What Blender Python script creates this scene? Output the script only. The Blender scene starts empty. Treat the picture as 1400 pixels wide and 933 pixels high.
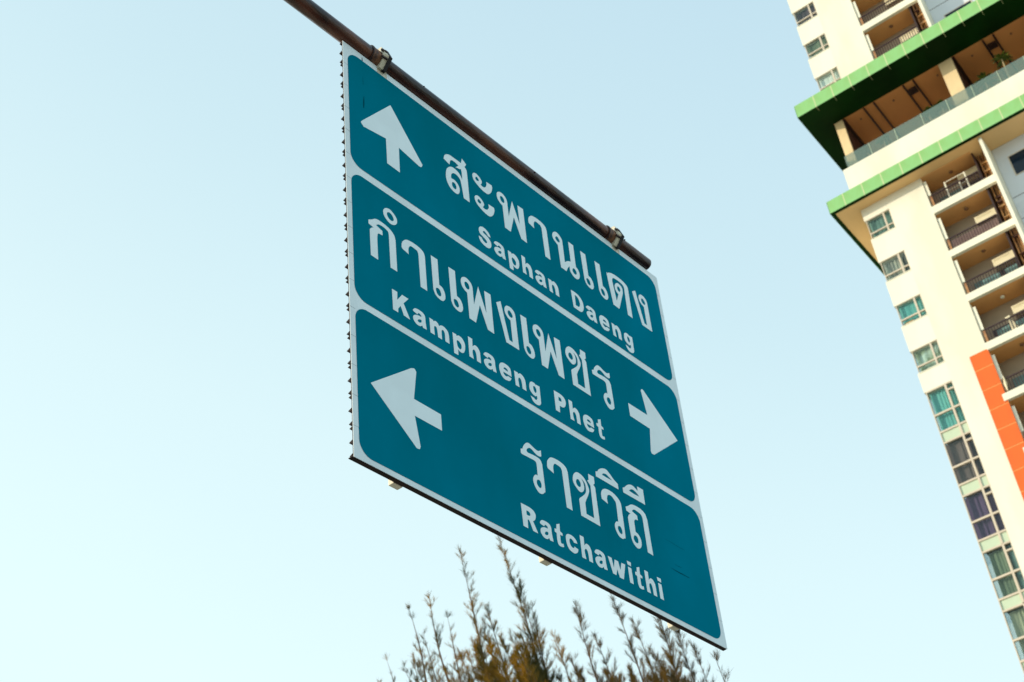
import bpy, bmesh, math, random
import numpy as np
from mathutils import Vector, Matrix

S = bpy.context.scene
C = S.collection
R = math.radians

# ---------------------------------------------------------------- camera
cam_d = bpy.data.cameras.new("camera"); cam = bpy.data.objects.new("camera", cam_d); C.objects.link(cam)
cam_d.sensor_width = 36.0; cam_d.lens = 52.82
cam_d.clip_start = 0.05; cam_d.clip_end = 5000
M = Matrix(((0.79421449, 0.44662902, 0.41200226, 0.0),
            (0.59944173, -0.46490661, -0.65156079, 0.0),
            (-0.09946338, 0.76445037, -0.63696364, 1.6),
            (0, 0, 0, 1)))
cam.matrix_world = M
cam_d.dof.use_dof = True; cam_d.dof.focus_distance = 7.6; cam_d.dof.aperture_fstop = 5.0
S.camera = cam

# ---------------------------------------------------------------- sky and sun
SUN_EL, SUN_AZ = 17.0, 234.0      # azimuth clockwise from +Y
w = bpy.data.worlds.new("World"); S.world = w; w.use_nodes = True
nt = w.node_tree; nt.nodes.clear()
out = nt.nodes.new("ShaderNodeOutputWorld"); bg = nt.nodes.new("ShaderNodeBackground")
sky = nt.nodes.new("ShaderNodeTexSky"); sky.sky_type = 'NISHITA'; sky.sun_disc = False
sky.sun_elevation = R(SUN_EL); sky.sun_rotation = R(SUN_AZ)
sky.altitude = 20; sky.air_density = 1.0; sky.dust_density = 2.5; sky.ozone_density = 1.0
hz = nt.nodes.new("ShaderNodeMix"); hz.data_type = 'RGBA'; hz.inputs[0].default_value = 0.6
# thin bright haze veiling the blue, paler towards the horizon
tcw = nt.nodes.new("ShaderNodeTexCoord"); sx = nt.nodes.new("ShaderNodeSeparateXYZ"); nt.links.new(tcw.outputs["Generated"], sx.inputs[0])
dt = nt.nodes.new("ShaderNodeVectorMath"); dt.operation = 'DOT_PRODUCT'; nt.links.new(tcw.outputs["Generated"], dt.inputs[0])
dt.inputs[1].default_value = (math.sin(R(SUN_AZ)), math.cos(R(SUN_AZ)), 0)      # a little brighter on the sun's side
ma = nt.nodes.new("ShaderNodeMath"); ma.operation = 'MULTIPLY_ADD'; ma.inputs[1].default_value = -0.36
nt.links.new(dt.outputs["Value"], ma.inputs[0]); nt.links.new(sx.outputs[2], ma.inputs[2])
wr = nt.nodes.new("ShaderNodeValToRGB"); nt.links.new(ma.outputs[0], wr.inputs[0]); e_ = wr.color_ramp.elements
e_[0].position = 0.40; e_[0].color = (0.755, 0.95, 0.95, 1); e_[1].position = 0.92; e_[1].color = (0.50, 0.70, 0.80, 1)
for p_, c_ in ((0.56, (0.695, 0.885, 0.90, 1)), (0.70, (0.60, 0.80, 0.85, 1))):
    q_ = e_.new(p_); q_.color = c_
vm = nt.nodes.new("ShaderNodeVectorMath"); vm.operation = 'SCALE'; vm.inputs[3].default_value = 16.67
hn = nt.nodes.new("ShaderNodeTexNoise"); hn.inputs["Scale"].default_value = 1.6; hn.inputs["Detail"].default_value = 3; nt.links.new(tcw.outputs["Generated"], hn.inputs["Vector"])
hm = nt.nodes.new("ShaderNodeMath"); hm.operation = 'MULTIPLY_ADD'; hm.inputs[1].default_value = 1.6; hm.inputs[2].default_value = 15.9
nt.links.new(hn.outputs[0], hm.inputs[0]); nt.links.new(hm.outputs[0], vm.inputs[3])
nt.links.new(wr.outputs[0], vm.inputs[0]); nt.links.new(vm.outputs[0], hz.inputs[7])
nt.links.new(sky.outputs[0], hz.inputs[6]); nt.links.new(hz.outputs[2], bg.inputs[0])
bg.inputs[1].default_value = 0.10
nt.links.new(bg.outputs[0], out.inputs[0])
to_sun = Vector((math.sin(R(SUN_AZ))*math.cos(R(SUN_EL)), math.cos(R(SUN_AZ))*math.cos(R(SUN_EL)), math.sin(R(SUN_EL))))
sd = bpy.data.lights.new("sun", 'SUN'); sun = bpy.data.objects.new("sun", sd); C.objects.link(sun)
sd.energy = 3.6; sd.angle = R(0.6); sd.color = (1.0, 0.86, 0.66)
sun.rotation_euler = to_sun.to_track_quat('Z', 'Y').to_euler(); sun.location = (-40, -40, 60)
S.view_settings.view_transform = 'Standard'; S.view_settings.look = 'None'
S.view_settings.exposure = 0.0; S.view_settings.gamma = 1.0

# ---------------------------------------------------------------- materials
def lin(r, g, b):
    f = lambda c: ((c/255+0.055)/1.055)**2.4 if c > 10 else c/255/12.92
    return (f(r), f(g), f(b), 1)
def mat(name, col, rough=0.6, metal=0.0, var=0.12, scale=3.0, col2=None, bump=0.0, bscale=40, spec=0.5, ramp=(0.4, 0.62), coord='Object', stretch=None, tint=None):
    m = bpy.data.materials.new(name); m.use_nodes = True; n = m.node_tree; p = n.nodes["Principled BSDF"]
    p.inputs["Roughness"].default_value = rough; p.inputs["Metallic"].default_value = metal
    p.inputs["Specular IOR Level"].default_value = spec
    if tint: p.inputs["Specular Tint"].default_value = tint
    tc = n.nodes.new("ShaderNodeTexCoord"); src = tc.outputs[coord]
    if stretch:
        mp = n.nodes.new("ShaderNodeMapping"); mp.inputs["Scale"].default_value = stretch
        n.links.new(src, mp.inputs[0]); src = mp.outputs[0]
    ns = n.nodes.new("ShaderNodeTexNoise"); ns.inputs["Scale"].default_value = scale; ns.inputs["Detail"].default_value = 6
    n.links.new(src, ns.inputs["Vector"])
    rp = n.nodes.new("ShaderNodeValToRGB"); n.links.new(ns.outputs["Fac"], rp.inputs[0])
    c2 = col2 if col2 else tuple(min(1, c*(1-var)) for c in col[:3])+(1,)
    rp.color_ramp.elements[0].position = ramp[0]; rp.color_ramp.elements[1].position = ramp[1]
    rp.color_ramp.elements[0].color = tuple(c2[:3])+(1,); rp.color_ramp.elements[1].color = tuple(col[:3])+(1,)
    n.links.new(rp.outputs[0], p.inputs["Base Color"])
    if bump:
        nb = n.nodes.new("ShaderNodeTexNoise"); nb.inputs["Scale"].default_value = bscale; nb.inputs["Detail"].default_value = 4
        n.links.new(src, nb.inputs["Vector"])
        bp = n.nodes.new("ShaderNodeBump"); bp.inputs["Strength"].default_value = bump; bp.inputs["Distance"].default_value = 0.01
        n.links.new(nb.outputs["Fac"], bp.inputs["Height"]); n.links.new(bp.outputs[0], p.inputs["Normal"])
    return m
def glassy(name, tint, trans=0.6, rough=0.05):
    m = bpy.data.materials.new(name); m.use_nodes = True; n = m.node_tree; n.nodes.clear()
    o = n.nodes.new("ShaderNodeOutputMaterial"); t = n.nodes.new("ShaderNodeBsdfTransparent"); g = n.nodes.new("ShaderNodeBsdfGlossy")
    d = n.nodes.new("ShaderNodeBsdfDiffuse"); d.inputs[0].default_value = tuple(tint[:3])+(1,)
    t.inputs[0].default_value = tuple(0.82+0.18*c for c in tint[:3])+(1,); g.inputs["Roughness"].default_value = rough
    ns = n.nodes.new("ShaderNodeTexNoise"); ns.inputs["Scale"].default_value = 0.7
    bp = n.nodes.new("ShaderNodeBump"); bp.inputs["Strength"].default_value = 0.04; n.links.new(ns.outputs[0], bp.inputs["Height"]); n.links.new(bp.outputs[0], g.inputs["Normal"])
    lw = n.nodes.new("ShaderNodeLayerWeight"); lw.inputs[0].default_value = 0.5
    pw = n.nodes.new("ShaderNodeMath"); pw.operation = 'POWER'; pw.inputs[1].default_value = 4.0; n.links.new(lw.outputs["Facing"], pw.inputs[0])
    fr = n.nodes.new("ShaderNodeMath"); fr.operation = 'MULTIPLY_ADD'; fr.inputs[1].default_value = 0.6; fr.inputs[2].default_value = 0.02; n.links.new(pw.outputs[0], fr.inputs[0])
    a = n.nodes.new("ShaderNodeMixShader"); a.inputs[0].default_value = 1-trans
    b = n.nodes.new("ShaderNodeMixShader")
    n.links.new(t.outputs[0], a.inputs[1]); n.links.new(d.outputs[0], a.inputs[2])
    n.links.new(fr.outputs[0], b.inputs[0]); n.links.new(a.outputs[0], b.inputs[1]); n.links.new(g.outputs[0], b.inputs[2])
    n.links.new(b.outputs[0], o.inputs[0]); return m

sign_white = mat("reflective_white", (0.79, 0.89, 0.94, 1), 0.5, var=0.10, scale=2.6, stretch=(1.5, 1, 0.6), bump=0.04, bscale=9)
sign_teal = mat("reflective_teal", (0.0, 0.222, 0.350, 1), 0.5, col2=(0.0, 0.160, 0.232, 1), scale=0.7, ramp=(0.36, 0.68), stretch=(1, 1, 0.6), spec=0.0, tint=(0.0, 0.5, 0.8, 1), bump=0.03, bscale=9)
letter_white = mat("letter_white", (0.82, 0.93, 0.98, 1), 0.5, var=0.06, scale=4)
alu_dark = mat("weathered_aluminium", (0.030, 0.014, 0.012, 1), 0.7, spec=0.2, col2=(0.012, 0.006, 0.006, 1), scale=8)
mark_dark = mat("scuff_grime", (0.0, 0.075, 0.11, 1), 0.7, var=0.3, scale=30, spec=0.0)
rust_pipe = mat("rusty_painted_pipe", (0.20, 0.070, 0.038, 1), 0.20, spec=0.45, col2=(0.010, 0.002, 0.003, 1), scale=9, bump=0.3, bscale=60, ramp=(0.46, 0.76), stretch=(1, 0.22, 1))
rust_ring = mat("rusty_collar", (0.22, 0.09, 0.04, 1), 0.5, col2=(0.04, 0.015, 0.012, 1), scale=25, bump=0.4, bscale=90)
galv = mat("galvanised_steel", (0.72, 0.66, 0.52, 1), 0.45, metal=0.2, var=0.25, scale=30)
strut_m = mat("pale_strut_paint", (0.88, 0.82, 0.66, 1), 0.6, var=0.1, scale=20)
black_pad = mat("black_rubber", (0.012, 0.010, 0.014, 1), 0.7, scale=20)

cream = mat("cream_render", (0.86, 0.83, 0.70, 1), 0.85, col2=(0.78, 0.74, 0.60, 1), scale=0.5, stretch=(1, 1, 0.3), bump=0.1, bscale=4)
cream_trim = mat("cream_trim", (0.86, 0.83, 0.68, 1), 0.8, var=0.06, scale=1)
white_wall = mat("pale_panel_wall", (0.72, 0.75, 0.80, 1), 0.8, var=0.05, scale=0.5)
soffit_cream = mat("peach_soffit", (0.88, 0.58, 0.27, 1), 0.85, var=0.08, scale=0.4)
ceil_bounce_tan = mat("bounce_tan_ceiling", (0.86, 0.45, 0.17, 1), 0.85, var=0.12, scale=0.5)  # warm bounce light is put into the balcony ceiling colour
ceil_bounce_brown = mat("bounce_brown_ceiling", (0.80, 0.35, 0.11, 1), 0.8, col2=(0.68, 0.28, 0.09, 1), scale=0.15)  # pale ceiling; the brown stands for shade and warm bounced light
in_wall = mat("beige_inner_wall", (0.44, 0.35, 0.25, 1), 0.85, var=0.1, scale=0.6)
brown_steel = mat("dark_brown_steel", (0.035, 0.010, 0.008, 1), 0.5, var=0.3, scale=2)
shaft_brown = mat("shaft_brown", (0.12, 0.05, 0.03, 1), 0.7, col2=(0.05, 0.015, 0.01, 1), scale=2.5)
copper = mat("orange_pipe", (0.62, 0.33, 0.12, 1), 0.5, col2=(0.30, 0.13, 0.05, 1), scale=2.0)
green_f = mat("green_cladding", (0.27, 0.60, 0.24, 1), 0.5, col2=(0.23, 0.44, 0.11, 1), scale=0.8, ramp=(0.30, 0.56), stretch=(1, 1, 0.35))
green_joint = mat("joint_cream", (0.62, 0.66, 0.36, 1), 0.6, var=0.05)
green_shaded = mat("shaded_green_soffit", (0.003, 0.034, 0.003, 1), 0.6, spec=0.08, col2=(0.002, 0.020, 0.002, 1), scale=0.4)  # canopy green darkened to paint in the shade underneath
orange = mat("orange_panel_paint", (0.86, 0.165, 0.022, 1), 0.6, spec=0.3, col2=(0.74, 0.13, 0.02, 1), scale=0.7, stretch=(1, 1, 0.4))
orange_j = mat("orange_joint", (0.88, 0.36, 0.10, 1), 0.6)
frame_tan = mat("tan_window_frame", (0.66, 0.56, 0.44, 1), 0.45, var=0.06)
spandrel = mat("pale_green_spandrel", (0.56, 0.66, 0.48, 1), 0.35, var=0.05)
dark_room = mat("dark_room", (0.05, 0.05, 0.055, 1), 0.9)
glass = glassy("window_glass", (0.35, 0.60, 0.60), 0.985)
glass_dark = glassy("dark_window_glass", (0.02, 0.04, 0.07), 0.5)
glass_rail = glassy("balustrade_glass", (0.22, 0.33, 0.30), 0.60)
rail_m = mat("brown_railing", (0.045, 0.018, 0.02, 1), 0.5, var=0.2)
ac_m = mat("ac_enamel", (0.84, 0.74, 0.50, 1), 0.45, var=0.06, scale=1.5)
ac_grille = mat("ac_grille", (0.25, 0.20, 0.14, 1), 0.6)
cloth_p = mat("mauve_screen", (0.42, 0.26, 0.22, 1), 0.9, var=0.25, scale=1.5)
teal_cloth = mat("teal_glass_back", (0.16, 0.30, 0.28, 1), 0.6, var=0.3, scale=2)
leaf_m = mat("palm_leaf", (0.24, 0.30, 0.03, 1), 0.6, col2=(0.05, 0.10, 0.02, 1), scale=3)
pot_m = mat("terracotta_pot", (0.35, 0.16, 0.08, 1), 0.8)
palm_trunk = mat("palm_trunk", (0.60, 0.45, 0.25, 1), 0.8)
lamp_off = mat("ceiling_lamp_brown", (0.22, 0.11, 0.05, 1), 0.5)
lamp_glass = mat("white_lamp_globe", (0.82, 0.84, 0.70, 1), 0.3)
def curtain_mat(name, a, b, sc=2.0):
    return mat(name, a+(1,), 0.8, col2=b+(1,), scale=sc, stretch=(1.6, 1.6, 0.2), ramp=(0.36, 0.66))
CUR = dict(
    sage=curtain_mat("sage_curtain", (0.24, 0.38, 0.30), (0.10, 0.20, 0.17)),
    stripe=curtain_mat("striped_curtain", (0.60, 0.58, 0.46), (0.16, 0.15, 0.14), 4.5),
    teal=curtain_mat("teal_curtain", (0.20, 0.56, 0.48), (0.10, 0.42, 0.40)),
    patch=mat("patchwork_curtain", (0.66, 0.78, 0.70, 1), 0.8, col2=(0.30, 0.36, 0.22, 1), scale=2.2),
    brown=curtain_mat("brown_curtain", (0.20, 0.13, 0.115), (0.09, 0.055, 0.06)),
    plum=curtain_mat("plum_curtain", (0.12, 0.05, 0.145), (0.07, 0.03, 0.10)),
    olive=curtain_mat("olive_curtain", (0.22, 0.27, 0.16), (0.12, 0.16, 0.10)),
    pale=curtain_mat("pale_olive_curtain", (0.44, 0.46, 0.32), (0.16, 0.20, 0.13), 3.0),
    dark=curtain_mat("dark_plum_curtain", (0.085, 0.045, 0.07), (0.045, 0.025, 0.04)),
    cream=curtain_mat("cream_curtain", (0.46, 0.46, 0.30), (0.24, 0.26, 0.18), 3.0),
    white=curtain_mat("white_blind", (0.88, 0.90, 0.80), (0.80, 0.84, 0.76)),
)

# ---------------------------------------------------------------- mesh helpers
ORG = {}      # object -> centre of its mesh in its thing's frame
class MB:
    def __init__(s): s.v = []; s.f = []; s.sm = False
    def add(s, vs, fs):
        k = len(s.v); s.v += [tuple(a) for a in vs]; s.f += [tuple(k+i for i in f) for f in fs]; return s
    def box(s, x0, x1, y0, y1, z0, z1, b=0.0):
        if b <= 0:
            vs = [(x, y, z) for z in (z0, z1) for y in (y0, y1) for x in (x0, x1)]
            return s.add(vs, [(0, 2, 3, 1), (4, 5, 7, 6), (0, 1, 5, 4), (2, 6, 7, 3), (0, 4, 6, 2), (1, 3, 7, 5)])
        bm = bmesh.new(); bmesh.ops.create_cube(bm, size=1)
        for v in bm.verts: v.co = Vector(((x0+x1)/2+v.co.x*(x1-x0), (y0+y1)/2+v.co.y*(y1-y0), (z0+z1)/2+v.co.z*(z1-z0)))
        bmesh.ops.bevel(bm, geom=bm.edges[:], offset=b, segments=2, affect='EDGES', profile=0.5)
        bm.verts.index_update()
        s.add([v.co[:] for v in bm.verts], [[v.index for v in f.verts] for f in bm.faces]); bm.free(); return s
    def tube(s, pts, r, n=10, cap=True):
        pts = [Vector(p) for p in pts]; rr = r if isinstance(r, (list, tuple)) else [r]*len(pts)
        t0 = (pts[1]-pts[0]).normalized(); up = Vector((0, 0, 1)) if abs(t0.z) < 0.9 else Vector((1, 0, 0))
        x = t0.cross(up).normalized(); vs = []
        for i, p in enumerate(pts):
            t = (pts[min(i+1, len(pts)-1)]-pts[max(i-1, 0)]).normalized()
            x = (x-t*x.dot(t)).normalized(); y = t.cross(x)
            for k in range(n):
                a = 2*math.pi*k/n; vs.append(p+(x*math.cos(a)+y*math.sin(a))*rr[i])
        fs = [(i*n+k, i*n+(k+1) % n, (i+1)*n+(k+1) % n, (i+1)*n+k) for i in range(len(pts)-1) for k in range(n)]
        if cap: fs += [tuple(range(n))[::-1], tuple((len(pts)-1)*n+k for k in range(n))]
        return s.add(vs, fs)
    def prism(s, outline, axis_pts):     # outline (a,b) swept between x0,x1 ; outline in (y,z)
        x0, x1 = axis_pts; n = len(outline)
        vs = [(x0, a, b) for a, b in outline]+[(x1, a, b) for a, b in outline]
        fs = [tuple(range(n))[::-1], tuple(n+i for i in range(n))]+[(i, (i+1) % n, n+(i+1) % n, n+i) for i in range(n)]
        return s.add(vs, fs)
    def map(s, fn): s.v = [tuple(fn(*a)) for a in s.v]; return s
def link(name, me, material, parent, centre, label=None, kind=None, smooth=False):
    o = bpy.data.objects.new(name, me); C.objects.link(o)
    if material and not me.materials: me.materials.append(material)
    o.parent = parent
    base = ORG.get(parent, Vector((0, 0, 0)))
    o.location = Vector(centre)-base; ORG[o] = Vector(centre)
    if label: o['label'] = label
    if kind: o['kind'] = kind
    if smooth:
        me.polygons.foreach_set('use_smooth', [True]*len(me.polygons))
    return o
def build(name, mb, material, parent=None, label=None, kind=None, smooth=False, centre=None):
    a = np.array(mb.v); c = Vector(((a[:, 0].min()+a[:, 0].max())/2, (a[:, 1].min()+a[:, 1].max())/2, a[:, 2].min())) if centre is None else Vector(centre)
    me = bpy.data.meshes.new(name); me.from_pydata([tuple(Vector(v)-c) for v in mb.v], [], mb.f)
    bm = bmesh.new(); bm.from_mesh(me); bmesh.ops.recalc_face_normals(bm, faces=bm.faces); bm.to_mesh(me); bm.free()
    me.update()
    return link(name, me, material, parent, c, label, kind, smooth)
def thing(name, label, cat, loc=(0, 0, 0), group=None, matrix=None):
    o = bpy.data.objects.new(name, None); C.objects.link(o); o.empty_display_size = 0.3
    if matrix is not None: o.matrix_world = matrix
    else: o.location = loc
    ORG[o] = Vector((0, 0, 0))
    o['label'] = label; o['category'] = cat
    if group: o['group'] = group
    return o
def tag(o, label, cat, group=None):
    o['label'] = label; o['category'] = cat
    if group: o['group'] = group
    return o
def smooth_by_angle(o, ang=35):
    me = o.data; me.polygons.foreach_set('use_smooth', [True]*len(me.polygons))
    bm = bmesh.new(); bm.from_mesh(me)
    for e in bm.edges: e.smooth = len(e.link_faces) == 2 and e.calc_face_angle(0) < R(ang)
    bm.to_mesh(me); bm.free()

# ---------------------------------------------------------------- ground and street (below the frame)
def sheet(name, m, x0, x1, y0, y1, z, z0=None):
    mb = MB()
    if z0 is None: mb.add([(x0, y0, z), (x1, y0, z), (x1, y1, z), (x0, y1, z)], [(0, 1, 2, 3)])
    else: mb.box(x0, x1, y0, y1, z0, z)
    o = build(name, mb, m); o['kind'] = 'structure'; return o
ground_m = mat("pale_bounce_ground", (0.44, 0.39, 0.31, 1), 0.95, col2=(0.32, 0.29, 0.22, 1), scale=0.3)  # unseen ground, made pale to bounce more light up onto soffits and ceilings
asphalt = mat("asphalt", (0.055, 0.055, 0.057, 1), 0.9, var=0.3, scale=1.5, bump=0.2, bscale=80)
paving = mat("pavement_concrete", (0.34, 0.32, 0.29, 1), 0.9, var=0.15, scale=1.2)
kerb_m = mat("kerb_concrete", (0.42, 0.41, 0.38, 1), 0.85, var=0.1)
line_m = mat("road_paint", (0.75, 0.75, 0.72, 1), 0.7, var=0.1)
sheet("ground", ground_m, -2500, 2500, -2500, 2500, -0.02)
sheet("road", asphalt, -3.3, 7.2, -150, 200, -0.012)
sheet("kerb", kerb_m, -3.45, -3.3, -150, 200, 0.11, -0.02); sheet("kerb", kerb_m, 7.2, 7.35, -150, 200, 0.11, -0.02)
sheet("pavement", paving, -6.2, -3.45, -150, 200, 0.10, -0.02); sheet("pavement", paving, 7.35, 10.0, -150, 200, 0.10, -0.02)
mk = MB()
for k in range(-20, 30): mk.add([(1.88, k*6, -0.006), (2.02, k*6, -0.006), (2.02, k*6+3, -0.006), (1.88, k*6+3, -0.006)], [(0, 1, 2, 3)])
o = build("road_marking", mk, line_m); o['kind'] = 'structure'

# ---------------------------------------------------------------- the direction sign
BL = Vector((-3.67992179, 4.33246384, 5.68508661))
sv = Vector((0.06835588, 0.99747949, 0.01902993)); uv = Vector((0.03162308, -0.02123126, 0.99927434)); nv = Vector((0.99715969, -0.06770449, -0.03299466))
SM = Matrix(((sv.x, -nv.x, uv.x, BL.x), (sv.y, -nv.y, uv.y, BL.y), (sv.z, -nv.z, uv.z, BL.z), (0, 0, 0, 1)))
# frame of the sign: x along its width, -y towards the reader, z up
SIGN = thing("direction_sign", "large teal Thai and English direction sign hanging from the rusty pipe", "road sign", matrix=SM)
W, H = 3.084, 2.886
seam_m = mat("seam_grime", (0.34, 0.36, 0.37, 1), 0.7)
NPL = 16; ph = H/NPL
for k in range(NPL):       # ribbed aluminium planks that carry the face sheet
    z0 = k*ph; z1 = z0+ph-0.003
    mb = MB().box(0, W, 0.0, 0.004, z0+0.0015, z1)
    def rib(z, d=0.030, t=0.013, mb=mb): mb.prism([(0.004, z-t), (d, z-0.0012), (d, z+0.0012), (0.004, z+t)], (-0.001, W+0.001))
    rib(z0+0.0125, 0.024, 0.0095); rib(z1-0.0110, 0.021, 0.0070); rib((z0+z1)/2+0.0015*math.sin(k*2.1), 0.026, 0.0100)
    if k == 0: mb.box(-0.010, W-0.008, 0.003, 0.024, -0.004, 0.0)
    build("back_plank", mb, alu_dark, SIGN)
def fill(contours, y, name, material, parent, thick=0.0006):
    cu = bpy.data.curves.new(name, 'CURVE'); cu.dimensions = '2D'; cu.fill_mode = 'BOTH'; cu.extrude = thick/2
    for pts in contours:
        sp = cu.splines.new('POLY'); sp.points.add(len(pts)-1); sp.use_cyclic_u = True
        for i, p in enumerate(pts): sp.points[i].co = (p[0], p[1], 0, 1)
    t = bpy.data.objects.new(name, cu); C.objects.link(t)
    me = bpy.data.meshes.new_from_object(t.evaluated_get(bpy.context.evaluated_depsgraph_get()))
    bpy.data.objects.remove(t); bpy.data.curves.remove(cu)
    return me_place(me, y, name, material, parent)
def me_place(me, y, name, material, parent):
    co = np.empty(len(me.vertices)*3, 'f'); me.vertices.foreach_get('co', co); co = co.reshape(-1, 3)
    new = np.stack([co[:, 0], y-co[:, 2], co[:, 1]], 1)
    c = Vector(((new[:, 0].min()+new[:, 0].max())/2, y, new[:, 2].min()))
    new -= np.array(c); me.vertices.foreach_set('co', new.astype('f').ravel()); me.materials.clear(); me.update(); me.name = name
    return link(name, me, material, parent, c)
def rrect(x0, x1, z0, z1, r, n=8):
    o = []
    for cx, cz, a0 in ((x1-r, z0+r, -90), (x1-r, z1-r, 0), (x0+r, z1-r, 90), (x0+r, z0+r, 180)):
        for k in range(n+1):
            a = R(a0+90*k/n); o.append((cx+r*math.cos(a), cz+r*math.sin(a)))
    return o
build("face_sheet", MB().box(0, W, -0.003, -0.0003, 0.0005, H), sign_white, SIGN)
for k in range(1, NPL):
    build("sheet_seam", MB().box(0.0, 0.0365, -0.0035, -0.0031, k*ph-0.0006, k*ph+0.0008).box(3.0425, W, -0.0035, -0.0031, k*ph-0.0006, k*ph+0.0008), seam_m, SIGN)
for z0, z1 in ((0.033, 0.934), (0.981, 1.871), (1.927, 2.834)):
    fill([rrect(0.0365, 3.0425, z0, z1, 0.085)], -0.0040, "teal_panel", sign_teal, SIGN)
def spline(ct):
    n = len(ct); res = []
    P = [Vector((p[0]/1e4, p[1]/1e4)) for p in ct]; cor = [len(p) > 2 for p in ct]
    for i in range(n):
        j = (i+1) % n; p1, p2 = P[i], P[j]; res.append(tuple(p1))
        if cor[i] and cor[j]: continue
        p0 = p1-(p2-p1) if cor[i] else P[i-1]; p3 = p2+(p2-p1) if cor[j] else P[(j+1) % n]
        for k in range(1, 5):
            t = k/5; res.append(tuple(0.5*((2*p1)+(p2-p0)*t+(2*p0-5*p1+4*p2-p3)*t*t+(3*p1-p0-3*p2+p3)*t**3)))
    return res
THAI_UPPER = [[[(8282,25098),(8360,25363),(8544,25555),(8835,25694),(9342,25717),(9862,25715,1),(9989,26193,1),(10357,25933,1),(10170,25607,1),(10309,25463),(10357,25045),(10355,22780,1),(9830,22780,1),(9788,23255),(9703,23923),(9634,24189),(9436,24343),(9216,24376),(9015,24307),(8857,24107),(8798,23885),(8824,23747,1),(9104,23781),(9368,23637),(9498,23373),(9478,23051),(9313,22778),(9059,22712),(8685,22832),(8438,23127),(8336,23521),(8363,23953),(8492,24342),(8740,24642),(8975,24777),(9255,24796),(9580,24676),(9755,24454),(9833,24271,1),(9852,24860),(9809,25169,1),(9678,25100),(9302,24996,1),(9603,25313,1),(9312,25399),(9059,25388),(8900,25300),(8810,25105),(8759,24849,1),(8299,24978)],[(8848,23402),(8940,23505),(9107,23513),(9218,23340),(9198,23132),(9116,23031),(8951,23034),(8837,23163)]],
 [[(10871,25394),(10931,25584),(11060,25715),(11269,25771),(11519,25673),(11703,25503),(11721,25302),(11585,25068,1),(11736,25020),(11945,25069),(12091,25231),(12181,25450),(12174,25697,1),(12697,25741,1),(12717,25514),(12570,25070),(12317,24759),(12071,24650),(11613,24701),(11119,24926),(10915,25158)],[(11132,25358),(11190,25472),(11300,25525),(11434,25429),(11451,25317),(11370,25216),(11234,25188),(11138,25256)]],
 [[(10877,23524),(10937,23709),(11064,23834),(11270,23886),(11517,23787),(11699,23620),(11717,23424),(11582,23197,1),(11731,23148),(11937,23193),(12082,23349),(12171,23562),(12164,23803,1),(12680,23839,1),(12700,23617),(12555,23186),(12305,22887),(12062,22783),(11610,22838),(11122,23064),(10920,23294)],[(11135,23485),(11192,23596),(11301,23646),(11433,23551),(11449,23442),(11370,23343),(11236,23318),(11141,23386)]],
 [[(13107,25226),(13184,25478),(13359,25644),(13606,25722),(13863,25639),(14034,25483),(14101,25268,1),(14102,24034,1),(14615,25654,1),(15155,24004,1),(15145,25644,1),(15694,25676,1),(15679,22804,1),(15145,22819,1),(14615,24297,1),(14129,22779,1),(13592,22798,1),(13582,24619,1),(13345,24722),(13156,24934)],[(13414,25242),(13491,25374),(13654,25412),(13799,25279),(13821,25085),(13737,24936),(13575,24908),(13442,25052)]],
 [[(16122,24979),(16189,25272),(16428,25573),(16682,25694),(17131,25742),(17578,25692),(17868,25545),(17975,25286,1),(17978,22798,1),(17471,22798,1),(17450,25150,1),(17362,25328),(17107,25379),(16859,25374),(16710,25204),(16651,24984),(16650,24649,1),(16159,24773,1),(16125,24866)]],
 [[(18551,25269),(18643,25515),(18837,25729),(19076,25813),(19348,25710),(19555,25484),(19580,25255,1),(19545,23548,1),(19861,23823),(20228,24005,1),(20260,25739,1),(20771,25741,1),(20727,23858,1),(20940,23707),(21032,23387),(20946,23029),(20745,22811),(20443,22752),(20122,22933),(20006,23181),(20013,23477,1),(19784,23192),(19590,22814,1),(19039,22820,1),(19019,24705,1),(18758,24857),(18594,25026)],[(18855,25251),(18977,25414),(19138,25416),(19271,25255),(19280,25114),(19164,24999),(18976,25018),(18866,25129)],[(20298,23380),(20390,23530),(20557,23560),(20695,23429),(20706,23238),(20571,23101),(20410,23102),(20288,23215)]],
 [[(21508,25701,1),(22047,25715,1),(22040,23878,1),(22303,23789),(22468,23482),(22472,23128),(22290,22858),(22015,22805),(21692,22943),(21528,23247,1)],[(21735,23406),(21844,23545),(22035,23526),(22149,23302),(22122,23118),(21988,23025),(21805,23125)]],
 [[(23046,25743,1),(23585,25757,1),(23578,23887,1),(23841,23797),(24006,23484),(24010,23124),(23828,22850),(23553,22796),(23230,22936),(23066,23245,1)],[(23273,23408),(23382,23548),(23573,23530),(23688,23302),(23660,23114),(23526,23020),(23343,23121)]],
 [[(24305,25291),(24391,25479),(24635,25661),(25079,25800),(25714,25839),(26260,25768),(26606,25579),(26657,25331,1),(26623,22831,1),(26103,22840,1),(26189,25284,1),(26011,25429),(25639,25491),(25217,25466),(24993,25391),(24864,25206),(24842,25000,1),(25004,23424,1),(25339,24155,1),(25116,24338),(25031,24590),(25113,24910),(25381,25192),(25651,25222),(25928,25051),(25916,24577,1),(25156,22823,1),(24526,22845,1)],[(25332,24801),(25431,24907),(25584,24908),(25671,24766),(25610,24577),(25481,24492),(25365,24536),(25311,24668)]],
 [[(27147,25465,1),(27560,25763,1),(28021,23168,1),(28319,23147,1),(28329,24748,1),(28063,24874),(27882,25123),(27867,25394),(27995,25637),(28182,25768),(28497,25786),(28761,25624),(28848,25344,1),(28859,22870,1),(27712,22854,1)],[(28136,25294),(28223,25440),(28355,25488),(28524,25356),(28587,25189),(28492,25035),(28324,25005),(28179,25108)]]]
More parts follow.
